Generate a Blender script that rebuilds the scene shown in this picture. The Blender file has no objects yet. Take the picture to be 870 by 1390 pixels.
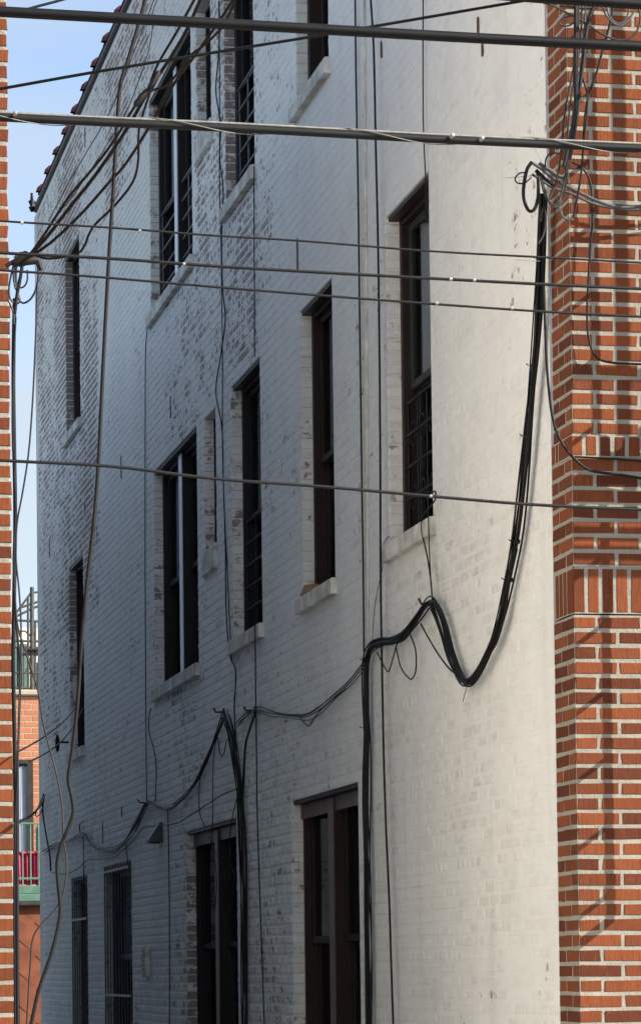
import bpy, math, random
from mathutils import Vector, noise
random.seed(7)
sc = bpy.context.scene
COL = sc.collection
R = random.uniform
V3 = Vector

# ------------------------------------------------------------------ camera
F_PX, CX, CY = 4120.0, 435.0, 1141.93          # focal length and principal point in pixels of the 870 px wide photograph
PSI, PITCH, ROLL = math.radians(11.66286), math.radians(2.4), math.radians(0.7)
fwd = V3((math.sin(PSI)*math.cos(PITCH), math.cos(PSI)*math.cos(PITCH), math.sin(PITCH)))
r0 = V3((math.cos(PSI), -math.sin(PSI), 0)); u0 = r0.cross(fwd)
rgt = r0*math.cos(ROLL) - u0*math.sin(ROLL)
up = u0*math.cos(ROLL) + r0*math.sin(ROLL)
EYE = V3((0, 0, 1.6))
def ray(x, y): return rgt*((x-CX)/F_PX) + up*(-(y-CY)/F_PX) + fwd
def on_x(x, y, X):
    d = ray(x, y); return EYE + d*(X/d.x)
def on_y(x, y, Y):
    d = ray(x, y); return EYE + d*(Y/d.y)

cam = bpy.data.cameras.new('camera'); camo = bpy.data.objects.new('camera', cam); COL.objects.link(camo)
cam.sensor_fit = 'HORIZONTAL'; cam.sensor_width = 36.0; cam.lens = 36.0*F_PX/870
cam.shift_y = (CY-695)/870; cam.clip_start = 0.1; cam.clip_end = 5000
from mathutils import Matrix
m = Matrix((rgt, up, -fwd)).transposed().to_4x4(); m.translation = EYE
camo.matrix_world = m
sc.camera = camo

# ------------------------------------------------------------------ materials
class NT:
    def __init__(s, name):
        s.m = bpy.data.materials.new(name); s.m.use_nodes = True; s.t = s.m.node_tree
        s.b = s.t.nodes['Principled BSDF']; s.tc = s.t.nodes.new('ShaderNodeTexCoord')
    def n(s, typ, **kw):
        nd = s.t.nodes.new(typ)
        for k, v in kw.items(): setattr(nd, k, v)
        return nd
    def l(s, a, b): s.t.links.new(a, b)
    def mapping(s, scale, rot=(0, 0, 0)):
        mp = s.n('ShaderNodeMapping'); mp.inputs['Scale'].default_value = scale; mp.inputs['Rotation'].default_value = rot
        s.l(s.tc.outputs['Object'], mp.inputs['Vector']); return mp.outputs[0]
    def noise(s, scale, vec=None, detail=4, rough=.55):
        nd = s.n('ShaderNodeTexNoise'); nd.inputs['Scale'].default_value = scale
        nd.inputs['Detail'].default_value = detail; nd.inputs['Roughness'].default_value = rough
        s.l(vec if vec else s.tc.outputs['Object'], nd.inputs['Vector']); return nd.outputs['Fac']
    def ramp(s, fac, a, b, ca=(0, 0, 0, 1), cb=(1, 1, 1, 1)):
        nd = s.n('ShaderNodeValToRGB'); e = nd.color_ramp.elements
        e[0].position = a; e[0].color = ca; e[1].position = b; e[1].color = cb
        s.l(fac, nd.inputs[0]); return nd.outputs[0]
    def mix(s, fac, a, b, mode='MIX'):
        nd = s.n('ShaderNodeMix', data_type='RGBA', blend_type=mode)
        for i, v in ((0, fac), (6, a), (7, b)):
            if hasattr(v, 'node'): s.l(v, nd.inputs[i])
            elif i == 0: nd.inputs[0].default_value = v
            else: nd.inputs[i].default_value = (*v, 1) if len(v) == 3 else v
        return nd.outputs[2]
    def math(s, op, a, b=0.0, clamp=False):
        nd = s.n('ShaderNodeMath', operation=op, use_clamp=clamp)
        for i, v in ((0, a), (1, b)):
            if hasattr(v, 'node'): s.l(v, nd.inputs[i])
            else: nd.inputs[i].default_value = v
        return nd.outputs[0]
    def attr(s, name):
        nd = s.n('ShaderNodeAttribute', attribute_name=name); return nd.outputs['Fac']
    def bump(s, h, strength, dist, prev=None):
        nd = s.n('ShaderNodeBump'); nd.inputs['Strength'].default_value = strength; nd.inputs['Distance'].default_value = dist
        s.l(h, nd.inputs['Height'])
        if prev: s.l(prev, nd.inputs['Normal'])
        return nd.outputs[0]
    def done(s, col=None, rough=.8, normal=None, spec=.3, metal=0):
        if col is not None:
            if hasattr(col, 'node'): s.l(col, s.b.inputs['Base Color'])
            else: s.b.inputs['Base Color'].default_value = (*col, 1)
        if hasattr(rough, 'node'): s.l(rough, s.b.inputs['Roughness'])
        else: s.b.inputs['Roughness'].default_value = rough
        s.b.inputs['Specular IOR Level'].default_value = spec; s.b.inputs['Metallic'].default_value = metal
        if normal: s.l(normal, s.b.inputs['Normal'])
        return s.m

def simple(name, col, rough=.6, var=.25, scale=8, bump=.2, bdist=.004, spec=.3, metal=0, stretch=(1, 1, 1)):
    k = NT(name); v = k.mapping(stretch)
    n1 = k.noise(scale, v, 5)
    c = k.mix(k.ramp(n1, .3, .7), tuple(x*(1-var) for x in col), tuple(min(1, x*(1+var)) for x in col))
    return k.done(c, rough, k.bump(k.noise(scale*6, v, 4), bump, bdist), spec, metal)

def white_paint():
    k = NT('white_painted_brick')
    wear = k.attr('wear'); tint = k.attr('tint')
    big = k.noise(.55, None, 5); mid = k.noise(3.0, None, 5); fine = k.noise(14, None, 7, .7); tiny = k.noise(110, None, 3)
    streak = k.noise(3.2, k.mapping((1, 1, .07)), 5, .6)
    c = k.mix(k.ramp(big, .35, .7), (.80, .785, .745), (.74, .74, .725))
    tn = k.math('MULTIPLY', tint, k.ramp(k.noise(9, k.mapping((1, 1, 1.6)), 5, .7), .36, .66))
    c = k.mix(k.math('MULTIPLY', tn, .9), c, (.50, .46, .40))                 # bricks where the paint is thin
    c = k.mix(k.ramp(mid, .5, .74, (0, 0, 0, 1), (.24, .24, .24, 1)), c, (.52, .49, .45))
    c = k.mix(k.ramp(streak, .58, .82, (0, 0, 0, 1), (.26, .26, .26, 1)), c, (.40, .37, .34))
    # flaked patches that show the brick
    t = k.math('ADD', wear, k.math('MULTIPLY', k.math('SUBTRACT', fine, .5), 2.3))
    t = k.math('ADD', t, k.math('MULTIPLY', k.math('SUBTRACT', mid, .5), .9))
    fl = k.ramp(t, .5, .64)
    bc = k.mix(k.noise(14, None, 4), (.17, .115, .10), (.27, .21, .185))
    c = k.mix(k.math('MULTIPLY', fl, .9), c, bc)
    c = k.mix(k.ramp(tiny, .62, .8, (0, 0, 0, 1), (.35, .35, .35, 1)), c, (.36, .33, .30))
    h = k.math('ADD', k.math('MULTIPLY', fine, 1.0), k.math('MULTIPLY', fl, -.35))
    nrm = k.bump(h, .75, .006); nrm = k.bump(tiny, .45, .0018, nrm); nrm = k.bump(k.noise(7.5, k.mapping((1, 1, 1.4)), 4, .6), .55, .011, nrm)
    return k.done(c, .78, nrm, .25)

def red_brick(name, c1, c2, pale):
    k = NT(name); tint = k.attr('tint')
    ridge = k.noise(95, k.mapping((1, 1, .10)), 3, .7); spots = k.noise(30, None, 5, .7); big = k.noise(2.2, None, 4)
    c = k.mix(tint, c1, c2)
    c = k.mix(k.ramp(spots, .55, .78, (0, 0, 0, 1), (.55, .55, .55, 1)), c, pale)
    c = k.mix(k.ramp(ridge, .5, .75, (0, 0, 0, 1), (.5, .5, .5, 1)), c, tuple(x*.45 for x in c2))
    c = k.mix(k.ramp(big, .45, .75, (0, 0, 0, 1), (.3, .3, .3, 1)), c, tuple(x*.6 for x in c2))
    nrm = k.bump(ridge, .6, .004); nrm = k.bump(spots, .5, .004, nrm)
    return k.done(c, .85, nrm, .2)

def mortar(name, col):
    k = NT(name); a = k.noise(6, None, 5); b = k.noise(60, None, 5, .7)
    c = k.mix(k.ramp(a, .35, .7), tuple(x*.78 for x in col), col)
    c = k.mix(k.ramp(b, .55, .8, (0, 0, 0, 1), (.45, .45, .45, 1)), c, tuple(x*.55 for x in col))
    nrm = k.bump(b, .9, .006); nrm = k.bump(a, .6, .02, nrm)
    return k.done(c, .9, nrm, .15)

def glass(name, tint):
    k = NT(name)
    tr = k.n('ShaderNodeBsdfTransparent'); tr.inputs[0].default_value = (*tint, 1)
    gl = k.n('ShaderNodeBsdfGlossy'); gl.inputs['Roughness'].default_value = .04; gl.inputs['Color'].default_value = (.8, .85, .9, 1)
    fr = k.n('ShaderNodeFresnel'); fr.inputs['IOR'].default_value = 1.5
    nrm = k.bump(k.noise(1.4, None, 2), .15, .02)
    k.l(nrm, gl.inputs['Normal']); k.l(nrm, fr.inputs['Normal'])
    mx = k.n('ShaderNodeMixShader'); k.l(k.math('MULTIPLY', fr.outputs[0], .55), mx.inputs[0]); k.l(tr.outputs[0], mx.inputs[1]); k.l(gl.outputs[0], mx.inputs[2])
    k.l(mx.outputs[0], k.t.nodes['Material Output'].inputs['Surface'])
    return k.m

M = {}
M['white'] = white_paint()
M['red'] = red_brick('red_wirecut_brick', (.222, .061, .022), (.105, .028, .0125), (.245, .082, .038))
M['mortar'] = mortar('pale_mortar', (.36, .335, .275))
M['sill'] = simple('painted_stone_sill', (.58, .555, .50), .85, .36, 7, .9, .008)
M['brown'] = simple('dark_brown_paint', (.024, .012, .010), .5, .3, 6, .15, .003)
M['redbrown'] = simple('red_brown_paint', (.023, .0115, .0098), .5, .3, 6, .15, .003)
M['black_frame'] = simple('black_frame_paint', (.011, .0095, .009), .5, .3, 6, .1, .002)
M['grey_sash'] = simple('grey_sash_paint', (.035, .034, .032), .45, .2, 6, .1, .002)
M['pale_cap'] = simple('pale_aluminium_trim', (.62, .66, .70), .4, .12, 3, .05, .001)
M['taupe'] = simple('taupe_trim', (.13, .09, .08), .5, .25, 5, .15, .002)
M['glass'] = glass('window_glass', (.8, .82, .84))
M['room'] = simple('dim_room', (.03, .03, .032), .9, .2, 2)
M['curtain'] = simple('grey_curtain', (.30, .33, .35), .9, .15, 3, .1, .002, stretch=(1, 1, .1))
M['iron'] = simple('black_iron', (.014, .0135, .013), .5, .3, 20, .2, .001)
M['grey_iron'] = simple('grey_iron', (.13, .14, .15), .5, .25, 20, .2, .001)
M['bar_grey'] = simple('dull_grey_bars', (.12, .123, .13), .5, .3, 20, .2, .001)
M['rust'] = simple('rusty_iron', (.10, .055, .035), .8, .4, 40, .5, .003)
M['rubber'] = simple('black_rubber', (.006, .006, .0065), .5, .35, 12, .25, .001, .25)
M['dusty'] = simple('dusty_black_rubber', (.0065, .0065, .0066), .6, .4, 14, .3, .001, .35)
M['brown_cable'] = simple('weathered_brown_cable', (.0075, .0065, .0058), .6, .3, 14, .3, .001)
M['tan_cable'] = simple('weathered_tan_cable', (.034, .029, .023), .65, .3, 14, .3, .001)
M['grey_cable'] = simple('grey_cable', (.075, .078, .082), .55, .3, 14, .3, .001)
M['steel'] = simple('galvanised_strand', (.26, .25, .22), .45, .25, 60, .5, .002, .5, .3, (1, 1, 1))
M['blue_cable'] = simple('blue_black_cable', (.008, .012, .022), .4, .3, 14, .2, .001, .5)
M['tie'] = simple('white_cable_tie', (.42, .41, .38), .6, .25)
M['wood'] = simple('raw_orange_wood', (.36, .19, .075), .8, .3, 9, .5, .003, stretch=(1, .2, 1))
M['tile'] = simple('glazed_clay_coping', (.13, .045, .035), .35, .35, 7, .3, .004, .5)
M['flash'] = simple('tarred_flashing', (.028, .022, .020), .6, .4, 8, .5, .006)
M['stucco'] = simple('pale_stucco', (.68, .65, .595), .9, .12, 1.2, .6, .008)
M['blue_bounce'] = simple('blue_bounce_render', (.42, .50, .58), .9, .12, 1.2, .6, .008)  # invented wall colour, added to cool the light bounced onto the painted wall
M['tar'] = simple('tar_roof', (.05, .05, .05), .9, .2, 2)
M['asphalt'] = simple('asphalt', (.16, .155, .145), .9, .25, 3, .7, .008)
M['concrete'] = simple('sidewalk_concrete', (.42, .40, .36), .9, .2, 1.5, .4, .004)
M['stair_grey'] = simple('grey_stair_iron', (.075, .078, .072), .55, .3, 14, .2, .002)
M['lampgreen'] = simple('weathered_metal_hood', (.06, .075, .07), .5, .35, 14, .3, .002)

# ------------------------------------------------------------------ object helpers
POS = {}
def tag(o, label=None, cat=None, group=None, kind=None):
    for k, v in (('label', label), ('category', cat), ('group', group), ('kind', kind)):
        if v: o[k] = v
    return o
def empty(name, loc, label=None, cat=None, group=None):
    o = bpy.data.objects.new(name, None); COL.objects.link(o); o.location = loc; o.empty_display_size = .2
    POS[o] = V3(loc); return tag(o, label, cat, group)

class MB:
    def __init__(s): s.v = []; s.f = []; s.mi = []; s.sm = []; s.w = []; s.t = []
    def face(s, pts, mi=0, sm=False, w=0.0, t=0.0):
        i = len(s.v); s.v += [tuple(p) for p in pts]; s.f.append(tuple(range(i, i+len(pts)))); s.mi.append(mi); s.sm.append(sm); s.w.append(w); s.t.append(t)
    def idx(s, verts, faces, mi=0, sm=False, w=0.0, t=0.0):
        i = len(s.v); s.v += [tuple(p) for p in verts]
        for f in faces: s.f.append(tuple(i+k for k in f)); s.mi.append(mi); s.sm.append(sm); s.w.append(w); s.t.append(t)
    def box(s, a, b, mi=0, c=0.0, w=0.0, t=0.0):
        a, b = V3(a), V3(b); lo = V3([min(a[i], b[i]) for i in range(3)]); hi = V3([max(a[i], b[i]) for i in range(3)])
        if c <= 0:
            p = [(x, y, z) for x in (lo.x, hi.x) for y in (lo.y, hi.y) for z in (lo.z, hi.z)]
            s.idx(p, [(0, 1, 3, 2), (4, 6, 7, 5), (0, 4, 5, 1), (2, 3, 7, 6), (0, 2, 6, 4), (1, 5, 7, 3)], mi, False, w, t); return
        c = min(c, *( (hi[i]-lo[i])*.45 for i in range(3)))
        vs = []; ix = {}
        for sx in (0, 1):
            for sy in (0, 1):
                for sz in (0, 1):
                    S = (sx, sy, sz)
                    for ax in range(3):
                        q = [0, 0, 0]
                        for i in range(3):
                            e = hi[i] if S[i] else lo[i]
                            q[i] = e if i == ax else e + (-c if S[i] else c)
                        ix[(S, ax)] = len(vs); vs.append(q)
        fs = []
        def S3(ax, v, b1, b2):
            q = [0, 0, 0]; q[ax] = v; q[(ax+1) % 3] = b1; q[(ax+2) % 3] = b2; return tuple(q)
        for ax in range(3):
            for v in (0, 1):
                l = [ix[(S3(ax, v, *bb), ax)] for bb in ((0, 0), (1, 0), (1, 1), (0, 1))]
                fs.append(l if v else l[::-1])
            a1, a2 = (ax+1) % 3, (ax+2) % 3
            for b1 in (0, 1):
                for b2 in (0, 1):
                    A = S3(ax, 0, b1, b2); B = S3(ax, 1, b1, b2)
                    l = [ix[(A, a1)], ix[(B, a1)], ix[(B, a2)], ix[(A, a2)]]
                    fs.append(l if (b1 != b2) else l[::-1])
        for sx in (0, 1):
            for sy in (0, 1):
                for sz in (0, 1):
                    S = (sx, sy, sz); l = [ix[(S, i)] for i in range(3)]
                    fs.append(l if (sx+sy+sz) % 2 else l[::-1])
        s.idx(vs, fs, mi, False, w, t)
    def tube(s, pts, r, mi=0, n=8, cap=True):
        pts = [V3(p) for p in pts]
        rr = r if isinstance(r, (list, tuple)) else [r]*len(pts)
        t = (pts[1]-pts[0]).normalized(); a = t.orthogonal().normalized()
        vs = []; fs = []
        for i, p in enumerate(pts):
            t = (pts[min(i+1, len(pts)-1)]-pts[max(i-1, 0)])
            if t.length < 1e-9: t = V3((0, 0, 1))
            t.normalize(); a = (a - t*a.dot(t))
            if a.length < 1e-6: a = t.orthogonal()
            a.normalize(); b = t.cross(a)
            for k in range(n):
                an = 2*math.pi*k/n; vs.append(p + a*(math.cos(an)*rr[i]) + b*(math.sin(an)*rr[i]))
        for i in range(len(pts)-1):
            for k in range(n): fs.append((i*n+k, i*n+(k+1) % n, (i+1)*n+(k+1) % n, (i+1)*n+k))
        s.idx(vs, fs, mi, True)
        if cap:
            s.face([vs[k] for k in range(n)][::-1], mi); s.face([vs[(len(pts)-1)*n+k] for k in range(n)], mi)
    def build(s, name, mats, parent=None, root=None):
        me = bpy.data.meshes.new(name)
        off = POS.get(parent, V3((0, 0, 0)))
        if parent is None and root is not None: off = V3(root)
        me.from_pydata([(x-off.x, y-off.y, z-off.z) for x, y, z in s.v], [], s.f)
        if not isinstance(mats, (list, tuple)): mats = [mats]
        for mt in mats: me.materials.append(mt)
        me.polygons.foreach_set('material_index', s.mi); me.polygons.foreach_set('use_smooth', s.sm)
        if any(s.w) or any(s.t):
            a = me.attributes.new('wear', 'FLOAT', 'FACE'); a.data.foreach_set('value', s.w)
            a = me.attributes.new('tint', 'FLOAT', 'FACE'); a.data.foreach_set('value', s.t)
        me.update()
        o = bpy.data.objects.new(name, me); COL.objects.link(o)
        if parent: o.parent = parent
        elif root is not None: o.location = root
        POS[o] = off
        return o

def spline(pts, step=.05):
    pts = [V3(p) for p in pts]
    if len(pts) == 2:
        n = max(2, min(200, int((pts[1]-pts[0]).length/step))); return [pts[0].lerp(pts[1], i/n) for i in range(n+1)]
    P = [pts[0]*2-pts[1]] + pts + [pts[-1]*2-pts[-2]]; out = []
    for i in range(1, len(P)-2):
        p0, p1, p2, p3 = P[i-1:i+3]; L = (p2-p1).length; n = max(3, min(60, int(L/step)))
        # centripetal parametrisation keeps tight turns from looping
        d0 = max((p1-p0).length, 1e-4)**.5; d1 = max(L, 1e-4)**.5; d2 = max((p3-p2).length, 1e-4)**.5
        m1 = ((p1-p0)/d0 - (p2-p0)/(d0+d1) + (p2-p1)/d1)*d1
        m2 = ((p2-p1)/d1 - (p3-p1)/(d1+d2) + (p3-p2)/d2)*d1
        for k in range(n):
            t = k/n; t2, t3 = t*t, t*t*t
            out.append(p1*(2*t3-3*t2+1) + m1*(t3-2*t2+t) + p2*(-2*t3+3*t2) + m2*(t3-t2))
    out.append(pts[-1]); return out

def sub_rect(r, hs):
    out = [r]
    for h in hs:
        nw = []
        for (a, b, c, d) in out:                       # a..b in u, c..d in v
            A, B, C, D = h
            if A >= b or B <= a or C >= d or D <= c: nw.append((a, b, c, d)); continue
            if c < C: nw.append((a, b, c, C))
            if d > D: nw.append((a, b, D, d))
            c2, d2 = max(c, C), min(d, D)
            if a < A: nw.append((a, A, c2, d2))
            if b > B: nw.append((B, b, c2, d2))
        out = nw
    return [q for q in out if q[1]-q[0] > .012 and q[3]-q[2] > .008]

def lay_brick(mb, O, U, Vv, N, a, b, c, d, proud, ch, jit, mi, w, t):
    """one brick face with chamfered edges, standing `proud` of the mortar sheet"""
    j = lambda k=1.0: R(-jit, jit)*k
    pr = proud + j(.45); tu, tv = j(.35), j(.35)
    base = [(a+j(), c+j()), (b+j(), c+j()), (b+j(), d+j()), (a+j(), d+j())]
    e = min(ch, (b-a)*.3, (d-c)*.3)
    sg = ((1, 1), (-1, 1), (-1, -1), (1, -1))
    top = [(u+s0*e, v+s1*e) for (u, v), (s0, s1) in zip(base, sg)]
    vs = [O + U*u + Vv*v - N*.004 for u, v in base]
    vs += [O + U*u + Vv*v + N*(pr + tu*(1 if i in (1, 2) else -1) + tv*(1 if i > 1 else -1)) for i, (u, v) in enumerate(top)]
    mb.idx(vs, [(4, 5, 6, 7), (0, 1, 5, 4), (1, 2, 6, 5), (2, 3, 7, 6), (3, 0, 4, 7)], mi, False, w, t)

def sheet(mb, O, U, Vv, u0, u1, v0, v1, holes, mi, w=0, t=0):
    us = sorted({u0, u1, *[min(max(x, u0), u1) for h in holes for x in h[:2]]}); vs = sorted({v0, v1, *[min(max(x, v0), v1) for h in holes for x in h[2:]]})
    for i in range(len(us)-1):
        for k in range(len(vs)-1):
            uc, vc = (us[i]+us[i+1])/2, (vs[k]+vs[k+1])/2
            if any(h[0] < uc < h[1] and h[2] < vc < h[3] for h in holes): continue
            mb.face([O+U*us[i]+Vv*vs[k], O+U*us[i+1]+Vv*vs[k], O+U*us[i+1]+Vv*vs[k+1], O+U*us[i]+Vv*vs[k+1]], mi, False, w, t)

# ------------------------------------------------------------------ main dimensions
FY = 13.2218                       # plane of the red front
XW = 3.918                         # plane of the painted side wall
RET = .315                         # depth of the red brick return
YE = 34.85                         # far end of the side wall
ZT = 10.42                         # wall top
BX1 = XW+6.2
EY, EZ, EX = V3((0, 1, 0)), V3((0, 0, 1)), V3((1, 0, 0))
CO = .0677

# ================================================================== SETTING
def ground():
    mb = MB(); S = 600
    mb.face([(-S, -S, 0), (S, -S, 0), (S, S, 0), (-S, S, 0)]); tag(mb.build('street', M['asphalt']), kind='structure')
    mb = MB(); mb.box((-40, 8.6, .0), (1.25, 12.25, .14), 0, .02); mb.box((3.95, 8.6, .0), (60, 13.18, .14), 0, .02)
    tag(mb.build('sidewalk', M['concrete']), kind='structure')
    mb = MB(); mb.face([(1.3, 8.6, .005), (3.9, 8.6, .005), (3.9, 46, .005), (1.3, 46, .005)]); tag(mb.build('alley_pavement', M['concrete']), kind='structure')
ground()

# ================================================================== RIGHT BUILDING
bld = empty('brick_building', (XW, FY, 0), 'three storey building with white painted brick side wall and red brick front corner', 'building')
H2, S2, H3, S3, H1, S1 = 5.925, 4.03, 9.20, 7.31, 2.72, .95
def yy(px, py): return on_x(px, py, XW).y
# (near edge, far edge, head, sill, kind)
WIN = [
 dict(y0=15.86, y1=16.89, h=H2, s=S2, k='single', frame='redbrown', sash='grey_sash', curtain=1, guard='grid', g='iron'),
 dict(y0=18.42, y1=19.44, h=H2, s=S2, k='single', frame='redbrown', sash='brown', fixed=1),
 dict(y0=yy(355, 700), y1=yy(314, 523), h=H2, s=S2, k='single', frame='black_frame', sash='black_frame', guard='low', g='iron'),
 dict(y0=23.65, y1=25.95, h=H2, s=S2, k='double', frame='black_frame', sash='black_frame', curtain=1, cap='pale_cap'),
 dict(y0=yy(294, 680), y1=yy(277, 570), h=H2-.02, s=4.85, k='slot'),
 dict(y0=yy(446, 60), y1=yy(403, 130), h=H3, s=S3, k='single', frame='brown', sash='brown'),
 dict(y0=yy(345, 150), y1=yy(307, 271), h=H3, s=S3, k='single', frame='black_frame', sash='black_frame', guard='low', g='grey_iron'),
 dict(y0=23.74, y1=26.0, h=H3, s=S3, k='double', frame='black_frame', sash='black_frame', curtain=1, cap='pale_cap', guard='low', g='grey_iron'),
 dict(y0=yy(287, 150), y1=yy(268, 215), h=H3, s=8.15, k='slot'),
 dict(y0=30.95, y1=32.15, h=H3+.04, s=S3, k='single', frame='brown', sash='black_frame'),
 dict(y0=30.86, y1=32.05, h=H2-.03, s=S2-.12, k='single', frame='black_frame', sash='black_frame'),
 dict(y0=17.84, y1=19.92, h=H1, s=S1, k='double', frame='redbrown', sash='brown', cap='taupe', nosill=1),
 dict(y0=yy(322, 1200), y1=yy(253, 1145), h=H1, s=S1, k='double', frame='black_frame', sash='black_frame', cap='taupe', nosill=1),
 dict(y0=yy(179, 1240), y1=yy(143, 1190), h=H1-.12, s=S1, k='bars', nosill=1, frame='black_frame', sash='black_frame'),
 dict(y0=yy(119, 1240), y1=yy(99, 1208), h=H1-.15, s=S1, k='bars', nosill=1, frame='black_frame', sash='black_frame', rail=1),
]
HOLES = [(w['y0'], w['y1'], w['s'], w['h']) for w in WIN]

def wear_at(y, z):
    n = noise.noise(V3((y*.55, z*.55, 3.1)))*.40 + noise.noise(V3((y*1.7, z*1.7, 9)))*.12
    if y > 29.6:
        w = .56 if z > 5.2 else (.38 if z > 4.2 else .18)
        if 6.0 < z < 8.6 and 33 > y > 29.8: w += .06
    elif y > 26.0: w = .50 if z > 8.9 else (.16 if z > 2.9 else .2)
    elif y > 23.5: w = .50 if (5.95 < z < 7.3 and y < 25.2) else .28
    elif y > 21.0: w = .52 if z > 6.0 else (.30 if z > 4.2 else .22)
    elif y > 19.4: w = .44 if (z > 6.3 and y > 20.0) else .18
    elif y > 17.2: w = .09
    else: w = .03 if z > 3 else .10
    # bricks round the openings lose their paint first
    for h in HOLES:
        if h[1] < y < h[1]+.35 and h[2]-.3 < z < h[3]+.1: w += .06
    return w + n

def side_wall():
    mb = MB(); O = V3((XW, 0, 0)); N = V3((-1, 0, 0)); y0 = FY+RET
    sheet(mb, O, EY, EZ, y0, YE, 0, ZT, HOLES, 0, .06, .1)
    k = 0; z = 0.0
    while z + CO <= ZT + .001:
        hd = (k % 7 == 3); ln = .104 if hd else .2075; jn = .011
        off = (.052 if hd else (.104 if k % 2 else 0.0))
        zc = z + CO/2
        hs = [(h[0]-R(-.004, .007), h[1]+R(-.002, .006), h[2]-.002, h[3]+.002) for h in HOLES if h[2] < z+CO and h[3] > z]
        u = y0 - off
        while u < YE:
            L = ln*R(.985, 1.015)
            a, b = max(u+jn/2, y0+.002), min(u+L-jn/2, YE-.001)
            if b-a > .02:
                w = wear_at((a+b)/2, zc)
                wob = noise.noise(V3((a*.8, z*2.1, 5)))*.003
                um = (a+b)/2
                for h in WIN:
                    if not h.get('nosill') and h['y0']-.05 < um < h['y1']+.06 and -.85 < zc-h['s'] < -.1:
                        ti = min(1.3, ti + max(0, noise.noise(V3((um*3.1, zc*.4, 60)))+.25)*(1.1+1.2*(zc-h['s'])))
                rel = min(1, max(.50, (um-15.5)/7.0)) if zc > 3.0 else min(1, max(.52, (um-14)/6.0))
                rel *= 1.0 + .5*noise.noise(V3((um*.6, zc*.6, 21)))
                for q in sub_rect((a, b, z+.0045+wob, z+CO-.0045+wob), hs):
                    wear = w + R(-.12, .12); ti = max(0, R(-.15, 1.0))*(1.0 if z < 3.8 else .4)*min(1, max(.15, .6+1.1*noise.noise(V3(((a+b)*.35, z*.9, 40)))))
                    lay_brick(mb, O, EY, EZ, N, *q, .0034*rel, .010, .0018*max(rel, .3), 0, max(0, wear), ti)
            u += L
        z += CO; k += 1
    # reveals: a coursed far jamb, plain near jamb, soffit and bed
    for h in HOLES:
        d = .24; y0h, y1h, s, t = h
        mb.face([(XW, y1h+.004, s), (XW+d, y1h+.004, s), (XW+d, y1h+.004, t), (XW, y1h+.004, t)], 0, False, .1, .2)
        mb.face([(XW, y0h, s), (XW, y0h, t), (XW+d, y0h, t), (XW+d, y0h, s)], 0, False, .1, .2)
        mb.face([(XW, y0h, t), (XW, y1h, t), (XW+d, y1h, t), (XW+d, y0h, t)], 0, False, .2, .4)
        mb.face([(XW, y0h, s), (XW+d, y0h, s), (XW+d, y1h, s), (XW, y1h, s)], 0, False, .2, .4)
        z = math.floor(s/CO)*CO; k = 0
        while z < t:
            a, b = max(z+.005, s+.002), min(z+CO-.005, t-.002)
            if b-a > .02:
                wv = wear_at(y1h+.3, z) + (.12 if y1h > 22 else -.02)
                lay_brick(mb, V3((XW, y1h, 0)), EX, EZ, V3((0, -1, 0)), -.002+R(-.003, .003), .098 if k % 2 else .2, a, b, .004, .005, .003, 0, max(0, wv+R(-.2, .2)), R(.1, .8))
            z += CO; k += 1
    mb.face([(XW-.004, y0, 0), (XW+.03, y0, 0), (XW+.03, y0, ZT), (XW-.004, y0, ZT)], 0, False, .05, .1)
    return mb.build('side_wall', M['white'], bld)
side_wall()

Z_RT, Z_RB = on_y(781, 590, FY).z, on_y(783, 620, FY).z
Z_ST, Z_SB = on_y(785, 769, FY).z, on_y(785, 833, FY).z
def red_zone(mb, z0, z1, n, y, x0, first_half, gap=.0):
    """n courses of running bond on the front (plane y) and on its return (plane x0)"""
    p = (z1-z0)/n; jv = .0155; jh = .013
    for c in range(n):
        half = (c % 2 == 0) == first_half; z = z0 + c*p
        w = noise.noise(V3((z*.9, 1.7, x0)))*.003
        def row(O, U, N, ulen, starthalf):
            u = 0.0; first = True
            while u < ulen:
                L = .1015 if (first and starthalf) else .2130-jh
                a, b = u, min(u+L, ulen)
                if b-a > .02:
                    t = min(1, max(0, random.gauss(.42, .5)))
                    lay_brick(mb, O, U, EZ, N, a+R(0, .002), b, z+jv/2+w, z+p-jv/2+w, .0035, .0035, .0024, 0, 0, t)
                u += L+jh; first = False
        row(V3((x0, y, 0)), EX, V3((0, -1, 0)), 3.4, half)
        row(V3((x0, y, 0)), EY, V3((-1, 0, 0)), FY+RET-y, not half)
    sheet(mb, V3((x0+.003, y, 0)), EX, EZ, -.003, 3.4, z0, z1, [], 1)
    sheet(mb, V3((x0, y+.003, 0)), EY, EZ, -.003, FY+RET-y-.003, z0, z1, [], 1)
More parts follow.
